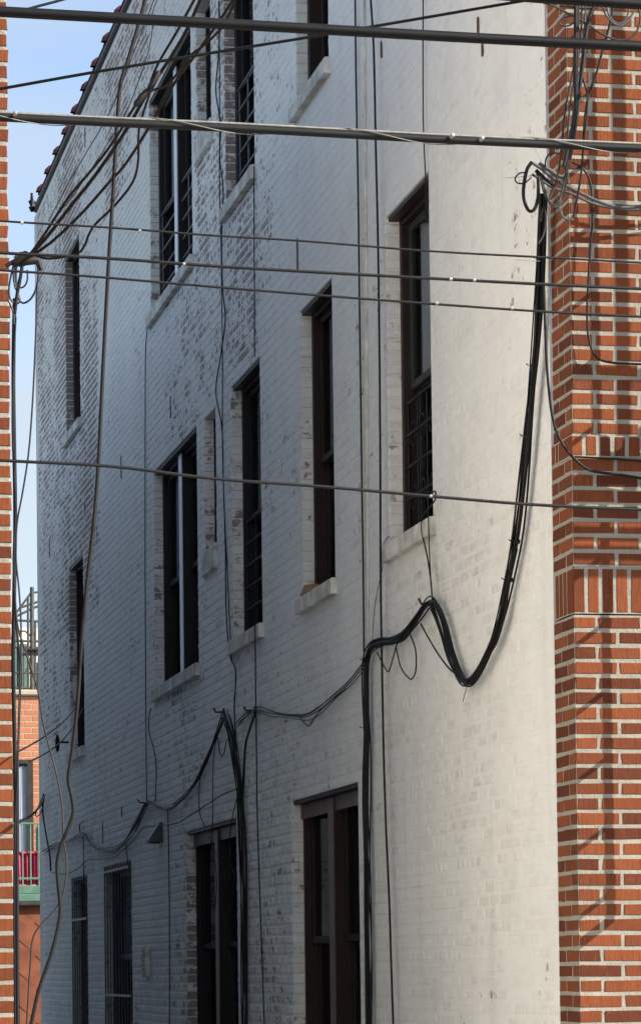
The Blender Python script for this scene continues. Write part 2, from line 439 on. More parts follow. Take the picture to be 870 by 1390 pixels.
def red_front():
    mb = MB()
    zj = on_y(790, 1204.2, FY).z; p = (Z_SB - zj)/round((Z_SB-zj)/.0677)
    nb = int((zj-.05)/p); zb = zj - nb*p; n = round((Z_SB-zb)/p)
    fh = (round((zj-zb)/p) % 2 == 1)
    red_zone(mb, zb, Z_SB-.006, n, FY, XW, fh)
    red_zone(mb, Z_ST, Z_RB, 7, FY, XW, False)
    nu = int((ZT+.05-Z_RT)/.0677); red_zone(mb, Z_RT, Z_RT+nu*.0677, nu, FY+.015, XW+.012, True)
    mb.face([(XW+.01, FY+.01, 0), (BX1, FY+.01, 0), (BX1, FY+.01, zb), (XW+.01, FY+.01, zb)], 1)
    mb.face([(XW+3.4, FY+.03, 0), (BX1, FY+.03, 0), (BX1, FY+.03, ZT), (XW+3.4, FY+.03, ZT)], 0, False, 0, .5)
    mb.build('front_wall', [M['red'], M['mortar']], bld)
    mb = MB()                                                        # soldier course
    u = 0.0
    y = FY-.006
    while u < 3.4:
        t = min(1, max(0, random.gauss(.4, .45)))
        lay_brick(mb, V3((XW-.003, y, 0)), EX, EZ, V3((0, -1, 0)), u, u+.0545+R(-.002, .002), Z_SB+.004, Z_ST-.009, .003, .004, .0016, 0, 0, t); u += .0682
    u = 0.03
    for L in (.092, .05, .05, .05):
        lay_brick(mb, V3((XW-.003, y, 0)), EY, EZ, V3((-1, 0, 0)), u-.03, u-.03+L, Z_SB+.004, Z_ST-.009, .003, .004, .0016, 0, 0, R(.3, .8)); u += L+.014
    sheet(mb, V3((XW, y, 0)), EX, EZ, 0, 3.4, Z_SB, Z_ST, [], 1); sheet(mb, V3((XW-.003, y, 0)), EY, EZ, 0.003, RET, Z_SB, Z_ST, [], 1)
    mb.face([(XW-.003, y, Z_SB), (XW-.003, FY+.05, Z_SB), (XW+3.4, FY+.05, Z_SB), (XW+3.4, y, Z_SB)], 1)
    mb.build('soldier_course', [M['red'], M['mortar']], bld)
    mb = MB(); u = 0.0                                               # rowlock course
    y = FY-.004
    while u < 3.4:
        t = min(1, max(0, random.gauss(.4, .45)))
        lay_brick(mb, V3((XW-.002, y, 0)), EX, EZ, V3((0, -1, 0)), u, u+.054+R(-.002, .002), Z_RB+.006, Z_RT-.005, .003, .004, .0016, 0, 0, t); u += .0682
    lay_brick(mb, V3((XW-.002, y, 0)), EY, EZ, V3((-1, 0, 0)), 0, .2, Z_RB+.006, Z_RT-.005, .003, .004, .0016, 0, 0, .5)
    lay_brick(mb, V3((XW-.002, y, 0)), EY, EZ, V3((-1, 0, 0)), .213, .25, Z_RB+.006, Z_RT-.005, .003, .004, .0016, 0, 0, .7)
    lay_brick(mb, V3((XW-.002, y, 0)), EY, EZ, V3((-1, 0, 0)), .263, .315, Z_RB+.006, Z_RT-.005, .003, .004, .0016, 0, 0, .3)
    sheet(mb, V3((XW, y, 0)), EX, EZ, 0, 3.4, Z_RB, Z_RT, [], 1); sheet(mb, V3((XW-.002, y, 0)), EY, EZ, .003, RET, Z_RB, Z_RT, [], 1)
    mb.face([(XW-.002, y, Z_RT), (XW+3.4, y, Z_RT), (XW+3.4, FY+.05, Z_RT), (XW-.002, FY+.05, Z_RT)], 1)
    mb.build('rowlock_course', [M['red'], M['mortar']], bld)
red_front()

def shell():
    mb = MB()
    mb.face([(XW+.02, FY+.06, ZT-.15), (BX1, FY+.06, ZT-.15), (BX1, YE, ZT-.15), (XW+.02, YE, ZT-.15)]); mb.build('roof', M['tar'], bld)
    mb = MB(); mb.box((XW, YE, 0), (BX1, YE+.25, ZT)); mb.build('rear_wall', M['stucco'], bld)
    mb = MB(); mb.box((BX1, FY+.05, 0), (BX1+.25, YE+.25, ZT)); mb.build('party_wall', M['stucco'], bld)
    # parapet flashing and clay coping
    mb = MB(); mb.box((XW-.035, FY+.05, ZT), (XW+.30, YE+.03, ZT+.075), 0, .015); co = mb.build('parapet_flashing', M['flash'], bld)
    ys = [on_x(x, y, XW-.05).y for x, y in ((52, 243), (64, 223), (78, 196), (90, 168), (101, 137), (113, 108), (127, 81), (140, 50), (157, 12))]
    step = (ys[0]-ys[-1])/8; yk = ys[0]
    while yk > FY+.6:
        mb = MB(); prof = [(0, .155), (.10, .155), (.11, .19), (.17, .19), (.18, .15), (step-.01, .15)]
        cx, cz = XW+.11, ZT+.075; vs = []; n = 9
        for d, r in prof:
            for i in range(n):
                a = math.pi*i/(n-1); vs.append((cx-r*math.cos(a), yk+.14-d, cz+r*.62*math.sin(a)))
        fs = [(q*n+i, q*n+i+1, (q+1)*n+i+1, (q+1)*n+i) for q in range(len(prof)-1) for i in range(n-1)]
        mb.idx(vs, fs, 0, True); mb.face([vs[i] for i in range(n)], 0); mb.face([vs[(len(prof)-1)*n+i] for i in range(n)][::-1], 0)
        mb.build('coping_tile', M['tile'], bld); yk -= step
shell()

def ring(mb, d0, d1, y0, y1, z0, z1, w, mi=0, c=.004, wb=None):
    """rectangular frame lying in the wall plane, from depth d0 to d1"""
    wb = wb or w; X0, X1 = XW+d0, XW+d1
    mb.box((X0, y0, z0), (X1, y0+w, z1), mi, c); mb.box((X0, y1-w, z0), (X1, y1, z1), mi, c)
    mb.box((X0+.0005, y0+w, z1-w), (X1-.0005, y1-w, z1), mi, c); mb.box((X0+.0005, y0+w, z0), (X1-.0005, y1-w, z0+wb), mi, c)

def sash_pair(f, y0, y1, z0, z1, w, curtain, fixed=False):
    zm = (z0+z1)/2 - .05; st = .045
    for (a, b, d) in ((zm-.02, z1, .115), (z0, zm+.02, .155)):
        if fixed and d > .12: d = .15
        mb = MB(); ring(mb, d, d+.036, y0, y1, a, b, st, 0, .004); s_ = mb.build('sash', M[w['sash']], f)
        mb = MB(); X = XW+d+.016; mb.face([(X, y0+st-.004, a+st-.004), (X, y0+st-.004, b-st+.004), (X, y1-st+.004, b-st+.004), (X, y1-st+.004, a+st-.004)]); mb.build('pane', M['glass'], f)
    if curtain:
        mb = MB(); n = 40; a, b = (zm+.0, z1)
        pts = [(XW+.178+.010*math.sin(i*1.9)+.006*math.sin(i*.7), y0+.03+(y1-y0-.06)*i/n*.75+(y1-y0)*.2) for i in range(n+1)]
        for i in range(n): mb.face([(pts[i][0], pts[i][1], a), (pts[i+1][0], pts[i+1][1], a), (pts[i+1][0], pts[i+1][1], b), (pts[i][0], pts[i][1], b)], 0, True)
        mb.build('curtain', M['curtain'], f)

def window(w):
    y0, y1, h, s = w['y0'], w['y1'], w['h'], w['s']
    if w['k'] == 'slot':                                              # narrow light shaft window, boarded
        mb = MB(); ring(mb, .075, .13, y0, y1, s, h, .02); f = mb.build('slot_window', M['black_frame'], bld)
        mb = MB(); mb.box((XW+.10, y0+.02, s+.02), (XW+.12, y1-.02, h-.02)); mb.build('board', M['brown'], f)
        mb = MB(); mb.box((XW-.03, y0-.03, s-.2), (XW+.05, y1+.03, s+.012), 0, .02); mb.build('sill', M['sill'], f); return
    mb = MB(); cw = .055
    ring(mb, .075, .205, y0, y1, s, h, cw, 0, .006)
    mb.box((XW+.012, y0+.003, h-.028), (XW+.074, y1-.003, h-.002), 0, .003)   # steel lintel plate under the head
    f = mb.build('window', M[w['frame']], bld)
    a, b, c, d = y0+cw, y1-cw, s+cw, h-cw
    if w['k'] == 'double':
        ym = (y0+y1)/2; mw = .075
        mb = MB(); mb.box((XW+.055, ym-mw, s+.01), (XW+.20, ym+mw, h-.03), 0, .004); mu = mb.build('mullion', M[w['frame']], f)
        mb = MB(); mb.box((XW+.045, ym-mw+.004, s+.02), (XW+.0545, ym+mw-.004, h-.04), 0, .002); mb.build('mullion_cap', M[w['cap']], f)
        sash_pair(f, a, ym-mw, c, d, w, w.get('curtain')); sash_pair(f, ym+mw, b, c, d, w, w.get('curtain'))
        if w['cap'] == 'taupe':
            mb = MB(); mb.box((XW+.06, y0+.004, h-.125), (XW+.0745, y1-.004, h-.03), 0, .003); mb.build('head_board', M['taupe'], f)
    else:
        sash_pair(f, a, b, c, d, w, w.get('curtain'), w.get('fixed'))
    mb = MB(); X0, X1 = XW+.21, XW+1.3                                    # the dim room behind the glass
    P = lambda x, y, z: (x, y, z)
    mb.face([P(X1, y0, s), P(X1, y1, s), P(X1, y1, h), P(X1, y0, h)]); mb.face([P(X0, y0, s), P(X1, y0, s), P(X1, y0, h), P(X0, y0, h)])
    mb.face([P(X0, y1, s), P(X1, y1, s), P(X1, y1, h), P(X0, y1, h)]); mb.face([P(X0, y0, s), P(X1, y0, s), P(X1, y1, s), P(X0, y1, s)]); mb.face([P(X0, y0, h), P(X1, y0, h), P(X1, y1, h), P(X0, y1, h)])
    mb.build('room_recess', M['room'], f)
    if not w.get('nosill'):
        mb = MB(); z1, z0 = s+.005, s-.105
        vs = []
        for y in (y0-.06, y1+.07):
            vs += [(XW-.045, y, z0), (XW-.045, y, z1-.018), (XW-.037, y, z1-.010), (XW+.09, y, z1), (XW+.09, y, z0)]
        mb.idx(vs, [(0, 1, 6, 5), (1, 2, 7, 6), (2, 3, 8, 7), (3, 4, 9, 8), (4, 0, 5, 9), (4, 3, 2, 1, 0), (5, 6, 7, 8, 9)])
        mb.build('sill', M['sill'], f, )
    g = w.get('guard')
    if g:
        mb = MB(); X = XW+.10; zt = s + (h-s)*(.46 if g != 'grid' else .42)
        ya, yb = (a+.01, b-.01)
        if w['k'] == 'double': pass
        nb = 3 if g == 'grid' else 2
        for i in range(nb+2):
            y = ya+(yb-ya)*i/(nb+1); mb.tube([(X, y, s+.03), (X, y, zt)], .007, 0, 6)
        nh = 4 if g == 'grid' else 5
        for i in range(nh+1):
            z = s+.06+(zt-s-.06)*i/nh; mb.tube([(X-.008, ya-.01, z), (X-.008, yb+.01, z)], .008, 0, 6)
        if g == 'grid':
            for i in range(nb+1):
                yc = ya+(yb-ya)*(i+.5)/(nb+1)
                for kz in (.25, .75):
                    zc = s+.06+(zt-s-.06)*kz
                    mb.tube([(X, yc+.07*math.cos(q*.5236), zc+.07*math.sin(q*.5236)) for q in range(13)], .005, 0, 5, False)
        mb.build('window_guard', M[w['g']], f)
    if w['k'] == 'bars':
        mb = MB(); X = XW-.012; n = max(4, int((y1-y0)/.19))
        for i in range(n+1):
            y = y0+.03+(y1-y0-.06)*i/n; mb.tube([(X, y, s-.01), (X, y, h+.01)], .0065, 0, 8)
        for z in ((h-.45,) if w.get('rail') else (h-.06, s+.4)): mb.box((X-.006, y0-.0, z), (X+.006, y1, z+.025), 0, .003)
        mb.build('window_guard', M['bar_grey'], f)
for w in WIN: window(w)

# rusty anchor plates of the floor joists
for (x, ya, yb) in ((648, 22, 45), (654, 58, 76), (403, 323, 368), (231, 537, 568), (115, 172, 200), (115, 680, 702), (67, 730, 757), (164, 618, 650), (517, 55, 78), (165, 1095, 1110), (139, 1116, 1146)):
    p, q = on_x(x, ya, XW-.008), on_x(x, yb, XW-.008)
    mb = MB(); mb.box((XW-.011, p.y-.011, q.z), (XW-.004, p.y+.011, p.z), 0, .003)
    mb.build('wall_anchor', M['rust'], bld)

# things fixed to or lying on the side wall
p = on_x(222, 1143, XW)
mb = MB(); w_, h_, d_ = .20, .165, .125
vs = [(XW-.006, p.y, p.z), (XW-.006, p.y, p.z+h_), (XW-.03, p.y, p.z+h_), (XW-d_, p.y, p.z+.02), (XW-d_, p.y, p.z)]
vs += [(x, y+w_, z) for x, y, z in vs]
lamp = empty('wall_lamp', (XW, p.y, p.z), 'small dark wedge hooded wall lamp fixed beside the barred ground floor windows', 'lamp')
mb.idx(vs, [(0, 1, 2, 3, 4), (9, 8, 7, 6, 5), (0, 5, 6, 1), (1, 6, 7, 2), (2, 7, 8, 3), (3, 8, 9, 4)])
mb.build('lamp_hood', M['lampgreen'], lamp)
mb = MB(); mb.box((XW-d_+.015, p.y+.015, p.z-.012), (XW-.02, p.y+w_-.015, p.z-.001), 0, .003); mb.build('lamp_lens', M['grey_sash'], lamp)
p = on_x(205, 1284, XW)
vent = empty('vent_box', (XW, p.y, p.z-.28), 'pale louvred vent box low on the white wall under the lamp', 'vent')
mb = MB(); mb.box((XW-.055, p.y, p.z-.28), (XW-.004, p.y+.2, p.z), 0, .008); mb.build('vent_case', M['sill'], vent)
mb = MB()
for i in range(6): mb.box((XW-.064, p.y+.02, p.z-.25+i*.04), (XW-.056, p.y+.18, p.z-.232+i*.04), 0, .002)
mb.build('louvre', M['sill'], vent)
mb = MB(); p = on_x(408, 812, XW)
mb.idx([(XW-.02, 19.46, 4.042), (XW+.05, 19.46, 4.045), (XW+.05, 19.12, 4.045), (XW-.02, 19.12, 4.042), (XW+.005, 19.46, 4.115), (XW+.04, 19.46, 4.11), (XW+.04, 19.12, 4.08), (XW+.005, 19.12, 4.085)],
       [(0, 3, 2, 1), (4, 5, 6, 7), (0, 4, 7, 3), (1, 2, 6, 5), (0, 1, 5, 4), (3, 7, 6, 2)])
tag(mb.build('wood_scrap', M['wood'], None, (XW, 19.2, 4.042)), 'broken orange wood offcut lying on the white sill of the narrow brown window', 'wood')

# ================================================================== LEFT BUILDING
LX, LY, LH = 1.268, 12.30, 7.6
lb = empty('brick_building', (LX, LY, 0), 'red brick building corner at the left edge of the picture', 'building')
def left_building():
    mb = MB(); p = 22.15/335.0; jv = .0135; zj = on_y(12, 43.0, LY).z; z = zj - math.floor(zj/p)*p; k = 0
    while z < LH:
        w = noise.noise(V3((z*.9, 4.7, 1)))*.003; u = 0.0; first = True
        while u < 1.8:
            L = .0975 if (first and k % 2) else .2
            lay_brick(mb, V3((LX, LY, 0)), V3((-1, 0, 0)), EZ, V3((0, -1, 0)), u+R(-.004, .004), u+L, z+jv/2+w, z+p-jv/2+w, .003, .0035, .0022, 0, 0, min(1, max(0, random.gauss(.45 if k % 2 else .15, .25))))
            u += L+.013; first = False
        z += p; k += 1
    sheet(mb, V3((LX-.006, LY, 0)), V3((-1, 0, 0)), EZ, 0, 1.8, 0, LH, [], 1)
    mb.face([(LX-1.8, LY+.02, 0), (LX-9, LY+.02, 0), (LX-9, LY+.02, LH), (LX-1.8, LY+.02, LH)], 0, False, 0, .4)
    mb.build('front_wall', [M['red'], M['mortar']], lb)
    mb = MB(); mb.box((LX-.004, LY+.004, 0), (LX-.25, LY+3.7, LH)); mb.build('side_wall', M['stucco'], lb); mb = MB(); mb.box((LX-.004, LY+3.7, 0), (LX-.25, 40, LH)); mb.box((LX-9, 39.75, 0), (LX-.25, 40, LH)); mb.box((LX-9.2, LY+.03, 0), (LX-9, 40, LH)); mb.build('rear_side_wall', M['blue_bounce'], lb)  # unseen faces: cream near, blue-grey behind, coloured to tint light bounced across the alley
    mb = MB(); mb.face([(LX-9, LY+.03, LH-.2), (LX-.1, LY+.03, LH-.2), (LX-.1, 40, LH-.2), (LX-9, 40, LH-.2)]); mb.build('roof', M['tar'], lb)
left_building()

# ================================================================== CABLES
def path(pts, where):
    """pixels of the photograph carried onto a real plane: ('w', offset) the side wall, ('y', Y) a plane across the street, ('yy', Y0, Y1) running away"""
    if where[0] == 'w': return [on_x(x, y, XW-where[1]) for x, y in pts]
    if where[0] == 'y': return [on_y(x, y, where[1]) for x, y in pts]
    a, b = where[1], where[2]; n = len(pts)-1
    return [on_y(x, y, a+(b-a)*i/n) for i, (x, y) in enumerate(pts)]
def wob(pts, amp, fr=1.2):
    s = R(0, 99); return [p + V3((noise.noise(p*fr+V3((s, 0, 0))), noise.noise(p*fr+V3((0, s, 0)))*.6, noise.noise(p*fr+V3((0, 0, s)))))*amp for p in pts]
def rad(px, Y): return px*Y/F_PX*1.0
def cable(label, pts, where, rpx, mat, group=None, name='cable', amp=.003, parent=None, step=.06):
    P = path(pts, where); ym = sum(p.y for p in P)/len(P)
    if where[0] == 'w': rr = None
    S = wob(spline(P, step), amp)
    mb = MB(); mb.tube(S, [rad(rpx, (p.y*math.cos(PSI))) for p in S] if where[0] != 'w' else rad(rpx, ym*.985), 0, 8)
    if parent: return mb.build(name, M[mat], parent), S
    o = mb.build(name, M[mat], None, S[-1]); tag(o, label, 'cable', group); return o, S
def bundle(label, ctr, where, nst, spread, rpx, mats, group=None, cat='cable bundle', ties=()):
    P = path(ctr, where); S = spline(P, .05); root = empty('cable_bundle', S[-1], label, cat, group)
    ym = sum(p.y for p in P)/len(P)
    for i in range(nst):
        a0 = R(0, 6.28); rr = spread*math.sqrt((i+.6)/nst); s1 = R(0, 99); tw = R(-.6, .6)
        T = []
        for q, p in enumerate(S):
            t = (S[min(q+1, len(S)-1)]-S[max(q-1, 0)]).normalized(); n1 = t.cross(V3((1, 0, 0)) if where[0] == 'w' else V3((0, 1, 0)))
            n1 = n1.normalized() if n1.length > 1e-5 else V3((0, 0, 1)); n2 = t.cross(n1)
            an = a0+tw*q*.05*2+1.2*noise.noise(V3((q*.03, s1, 0))); k = rr*(1+1.5*noise.noise(V3((q*.05, s1, 7))))
            T.append(p+n1*(math.cos(an)*k)+n2*(math.sin(an)*k*.7))
        mb = MB(); mb.tube(T, rad(rpx, ym)*R(.75, 1.2), 0, 8); mb.build('strand', M[random.choice(mats)], root)
    for (x, y) in ties:
        c = path([(x, y)], where)[0]; q = min(range(len(S)), key=lambda i: (S[i]-c).length); q = min(max(q, 1), len(S)-2)
        t = (S[q+1]-S[q-1]).normalized(); mb = MB(); mb.tube([S[q]-t*.006, S[q]+t*.006], spread*.62+rad(rpx, ym)*.6, 0, 12); mb.tube([S[q]+V3((-spread, 0, 0)), S[q]+V3((-spread*1.5, -.012, .006))], .003, 0, 6); mb.build('tie', M['dusty'], root)
    return root

G_OV = 'overhead cables strung across the alley mouth'
# --- thick and thin lines across the street
cable('thickest smooth black overhead cable near the top of the picture', [(-80, 10.7), (0, 15), (290, 31), (580, 47), (870, 62), (950, 66)], ('y', 9.6), 7.9, 'rubber', G_OV, amp=.002)
cr = empty('lashed_cable', on_y(435, 180, 9.4), 'thick grey overhead cable lashed to a steel strand by a spiral wire', 'cable', G_OV)
P2 = [(-80, 154), (0, 158.5), (290, 172), (580, 188), (870, 200.5), (950, 204)]
_, S = cable('', P2, ('y', 9.4), 5.9, 'dusty', name='sheath', amp=.002, parent=cr)
mb = MB(); mb.tube([p+V3((0, -.002, rad(6.6, 9.4))) for p in S], rad(2.0, 9.4), 0, 8); mb.build('messenger_strand', M['steel'], cr)
mb = MB(); hp = []; r_ = rad(7.6, 9.4); tot = 0
for i in range(len(S)-1):
    for k in range(4):
        p = S[i].lerp(S[i+1], k/4); an = (p.x)*2*math.pi/.62; hp.append(p+V3((0, math.cos(an)*r_, rad(1.0, 9.4)+math.sin(an)*r_*1.05)))
mb.tube(hp, .0016, 0, 6); mb.build('lashing_wire', M['steel'], cr)
for x, y in ((20, 155), (613, 185), (653, 189)):
    p = on_y(x, y, 9.38); mb = MB(); mb.box(p+V3((-.006, -.02, -.004)), p+V3((.006, .012, .008)), 0, .003); mb.build('clip', M['tie'], cr)
cable('very thick black overhead cable cut by the top right corner', [(600, -15), (737, -4), (800, 0), (870, 5), (950, 9)], ('y', 9.8), 8.0, 'rubber', G_OV, amp=.004)
cable('thin grey overhead cable climbing to the right above the double window', [(-80, 133), (0, 120), (120, 99), (290, 71), (420, 50), (580, 23), (700, 2), (800, -16)], ('yy', 10.8, 9.7), 2.3, 'dusty', G_OV)
cable('thin overhead wire, uppermost of the three close together', [(-80, 293), (0, 299), (145, 308), (290, 319.5), (400, 326), (580, 339.5), (735, 348), (870, 356), (950, 360)], ('y', 10.6), 1.6, 'dusty', G_OV)
cable('overhead wire, middle and darkest of the three close together', [(-80, 337), (0, 342), (145, 350), (290, 361), (580, 377), (735, 385), (870, 391.5), (950, 395)], ('y', 10.3), 2.3, 'dusty', G_OV)
cable('thin overhead wire, lowest of the three close together', [(-80, 361), (0, 367), (145, 377), (290, 389), (580, 411), (735, 422), (870, 429), (950, 433)], ('y', 10.5), 1.8, 'dusty', G_OV)
cable('single overhead wire crossing halfway down the white wall', [(-80, 618), (0, 624), (150, 633), (290, 650), (440, 661), (580, 673), (720, 684.5), (870, 692), (950, 695)], ('y', 10.4), 2.3, 'dusty', G_OV)
for key, spots, Yc in (('uppermost of the three', ((190, 313), (30, 302)), 10.59), ('middle and darkest', ((612, 378.5), (644, 380), (250, 358)), 10.28), ('lowest of the three', ((593, 411.5), (695, 418)), 10.49), ('single overhead wire', ((585, 673.5),), 10.38)):
    host = [o for o in bpy.data.objects if key in o.get('label', '')][0]
    for x, y in spots:
        p = on_y(x, y, Yc); mb = MB(); mb.tube([p+V3((-.0045, 0, .0003)), p+V3((.0045, 0, -.0003))], rad(2.35, Yc), 0, 8); mb.build('clip', M['tie'], host)
cable('short blue black wire leaving the top left corner', [(30, 14), (52, 8), (75, 2), (110, -8)], ('y', 9.9), 2.0, 'blue_cable')

# --- cables climbing from the left corner
G_L = 'cables climbing from the splice at the left corner'
for lab, pts, r_, mt in (
  ('brown climbing cable with a long splice above the coping, leftmost of the climbing set', [(22, 360), (40, 345), (63, 313), (93, 267), (127, 227), (157, 187), (185, 140), (199, 124), (213, 88), (240, 42), (266, -6), (280, -30)], 2.0, 'brown_cable'),
  ('brown climbing cable running just right of the leftmost one', [(30, 355), (60, 325), (95, 280), (130, 236), (173, 173), (205, 117), (230, 80), (255, 37), (274, -6), (288, -30)], 2.6, 'brown_cable'),
  ('dark climbing cable passing in front of the upper double window', [(34, 352), (70, 328), (115, 285), (150, 245), (167, 227), (188, 196), (215, 150), (240, 107), (262, 78), (290, 38), (319, -6), (335, -30)], 2.1, 'brown_cable'),
  ('sagging brown cable that bends outward under the lashed cable', [(45, 345), (62, 350), (85, 348), (110, 340), (125, 308), (155, 278), (180, 245), (187, 215), (188, 175), (200, 135), (206, 122), (225, 117), (240, 100), (258, 75), (280, 58), (303, 33), (321, -5)], 1.8, 'brown_cable'),
  ('thin dark wire left of the climbing set near the coping', [(66, 300), (85, 262), (112, 215), (150, 150), (170, 100), (185, 60), (200, 20), (212, -10)], .7, 'dusty'),
  ('thin dark wire that bends along the wall left of the double window', [(78, 292), (110, 250), (168, 158), (195, 90), (206, 48), (208, 15), (217, -8)], .7, 'dusty')):
    cable(lab, pts, ('yy', 12.0, 10.2), r_, mt, G_L)
spl = empty('cable_splice', on_y(195, 130, 10.75), 'thick brown taped splice on the climbing cables', 'splice')
for a, b in (((183, 143), (200, 121)), ((200, 126), (216, 96))):
    mb = MB(); A, B = on_y(*a, 10.75), on_y(*b, 10.75); mb.tube([A.lerp(B, t) for t in (0, .12, .5, .88, 1)], [rad(k, 10.7) for k in (2.6, 4.0, 4.6, 4.0, 2.6)], 0, 10); mb.build('splice_sleeve', M['brown_cable'], spl)
cable('long dark cable hanging in a slow curve down the left of the white wall', [(204, -30), (197, -2), (186, 38), (172, 85), (164, 110), (160, 150), (157, 200), (153, 270), (149, 330), (145, 400), (140, 500), (133, 640), (126, 720), (118, 790), (110, 880), (105, 960), (97, 1030), (93, 1058), (98, 1083), (100, 1102), (95, 1120), (85, 1143), (78, 1170), (79, 1200), (82, 1235), (78, 1262), (68, 1300), (52, 1345), (40, 1400)], ('y', 11.4), 2.7, 'brown_cable', None)
cable('thin tan cable hanging in front of the far end of the wall', [(20, 800), (24, 850), (38, 895), (52, 940), (58, 980), (66, 1012), (75, 1045), (82, 1080), (85, 1110), (86, 1140), (89, 1160), (90, 1185), (85, 1215), (75, 1235), (57, 1254), (45, 1272), (41, 1310), (36, 1400)], ('y', 11.6), 1.3, 'tan_cable', None)

# splice cluster at the left corner
lc = empty('cable_cluster', on_y(30, 352, 12.05), 'tangled splice with loops of blue black cable at the left brick corner', 'cable cluster')
for pts, r_, mt in (
  ([(8, 361), (18, 355), (30, 350), (42, 347), (50, 352), (56, 366)], 3.0, 'dusty'), ([(12, 358), (26, 349), (34, 342), (46, 352), (53, 362)], 2.4, 'brown_cable'),
  ([(20, 350), (28, 343), (35, 346), (38, 354), (30, 360), (20, 358)], 2.2, 'tan_cable'),
  ([(18, 360), (14, 378), (12, 395), (14, 405), (20, 411), (25, 411), (27, 406), (24, 396), (25, 382), (31, 364)], 1.4, 'blue_cable'),
  ([(48, 352), (52, 364), (51, 383), (46, 399), (39, 408), (31, 411), (26, 406), (23, 394), (22, 370), (23, 358)], 1.5, 'blue_cable'),
  ([(20, 361), (19, 380), (22, 393), (25, 389), (28, 370), (31, 360)], 1.3, 'blue_cable'), ([(37, 366), (37, 380), (33, 388), (27, 390), (20, 385), (18, 366)], 1.3, 'blue_cable'),
  ([(12, 409), (15, 415), (18, 424), (19, 440)], 1.4, 'blue_cable'), ([(30, 360), (27, 380), (23, 400), (20, 425)], 2.4, 'rubber')):
    cable('', pts, ('y', 12.05), r_, mt, name='loop', parent=lc, amp=.001, step=.01)
mb = MB(); A, B = on_y(14, 357, 12.05), on_y(52, 352, 12.05); mb.tube([A, A.lerp(B, .15), A.lerp(B, .85), B], [.006, .016, .018, .006], 0, 10); mb.build('splice_sleeve', M['brown_cable'], lc)
cable('thick black cable hanging down the left brick corner', [(20, 405), (19, 440), (18, 520), (19, 620), (20, 700), (19, 800), (18, 900), (20, 1000), (22, 1100), (23, 1250), (24, 1400)], ('y', 12.1), 2.9, 'rubber', None)
cable('second black cable crossing the thick one at the left corner', [(21, 430), (17, 520), (17, 600), (21, 690), (18, 760), (22, 850), (27, 900), (25, 1000), (20, 1120), (19, 1250), (20, 1400)], ('y', 12.06), 1.5, 'rubber', None)
cable('thin blue black cable bowing out against the sky', [(50, 385), (49, 420), (47, 480), (43, 560), (38, 620), (30, 672), (23, 712), (22, 760), (26, 800), (29, 850), (27, 940), (25, 1000), (24, 1100), (24, 1400)], ('y', 12.02), 1.3, 'blue_cable', None)

def span(label, a, b, Ya, sag, r_, mat, group=None, end=None):
    A = on_y(*a, Ya); B = end if end else on_x(*b, XW-.03); n = 24
    S = [A.lerp(B, i/n)+V3((0, 0, -sag*4*(i/n)*(1-i/n))) for i in range(n+1)]
    mb = MB(); mb.tube(S, r_, 0, 8); o = mb.build('cable', M[mat], None, S[-1]); tag(o, label, 'cable', group)
span('upper thin drop wire running from the left corner to the white wall', (22, 1022), (108, 953), 12.2, .05, .0045, 'rubber')
span('lower thin drop wire with an insulator knob reaching the white wall', (40, 1034), (112, 962), 12.4, .08, .0045, 'rubber')
span('black drop wire ending at the far corner of the white wall', (23, 1117), (61, 1080), 12.2, .05, .008, 'rubber')
p = on_x(78, 1008, XW-.12); ins = empty('insulator', p, 'dark insulator knob below the far lower window', 'insulator')
mb = MB(); mb.tube([p+V3((0, 0, -.1)), p+V3((0, 0, -.06)), p+V3((0, 0, .02)), p+V3((0, 0, .08))], [.012, .024, .026, .012], 0, 10); mb.build('knob', M['rubber'], ins)
mb = MB(); mb.tube([p, p+V3((.13, 0, 0))], .012, 0, 8); mb.build('pin', M['iron'], ins)
p = on_x(47, 283, XW-.0); ins = empty('insulator', (XW-.06, YE-.05, p.z), 'black insulator bracket at the far roof corner below the coping', 'insulator')
mb = MB(); X = XW-.06; y = YE-.05; mb.tube([(X, y, p.z-.1), (X, y, p.z-.05), (X, y, p.z-.03), (X, y, p.z+.02), (X, y, p.z+.04), (X, y, p.z+.12)], [.015, .04, .02, .045, .02, .015], 0, 10); mb.build('knob', M['rubber'], ins)
mb = MB(); mb.tube([(X, y, p.z), (XW+.0, y, p.z+.01)], .014, 0, 8); mb.build('pin', M['iron'], ins)
# corner bracket with tied cables at the far end
p = on_x(60, 1080, XW); br = empty('cable_bracket', (XW-.03, YE-.15, p.z), 'iron cable bracket with loops at the far lower corner of the wall', 'bracket')
for pts, r_ in (([(59, 1078), (58, 1100), (62, 1130), (68, 1165), (69, 1183)], 1.2), ([(57, 1084), (51, 1098), (48, 1107), (52, 1108), (58, 1096), (60, 1080)], .9), ([(53, 1096), (58, 1090), (60, 1083)], 1.4)):
    cable('', pts, ('w', .05), r_, 'rubber', name='loop', parent=br, amp=.002)

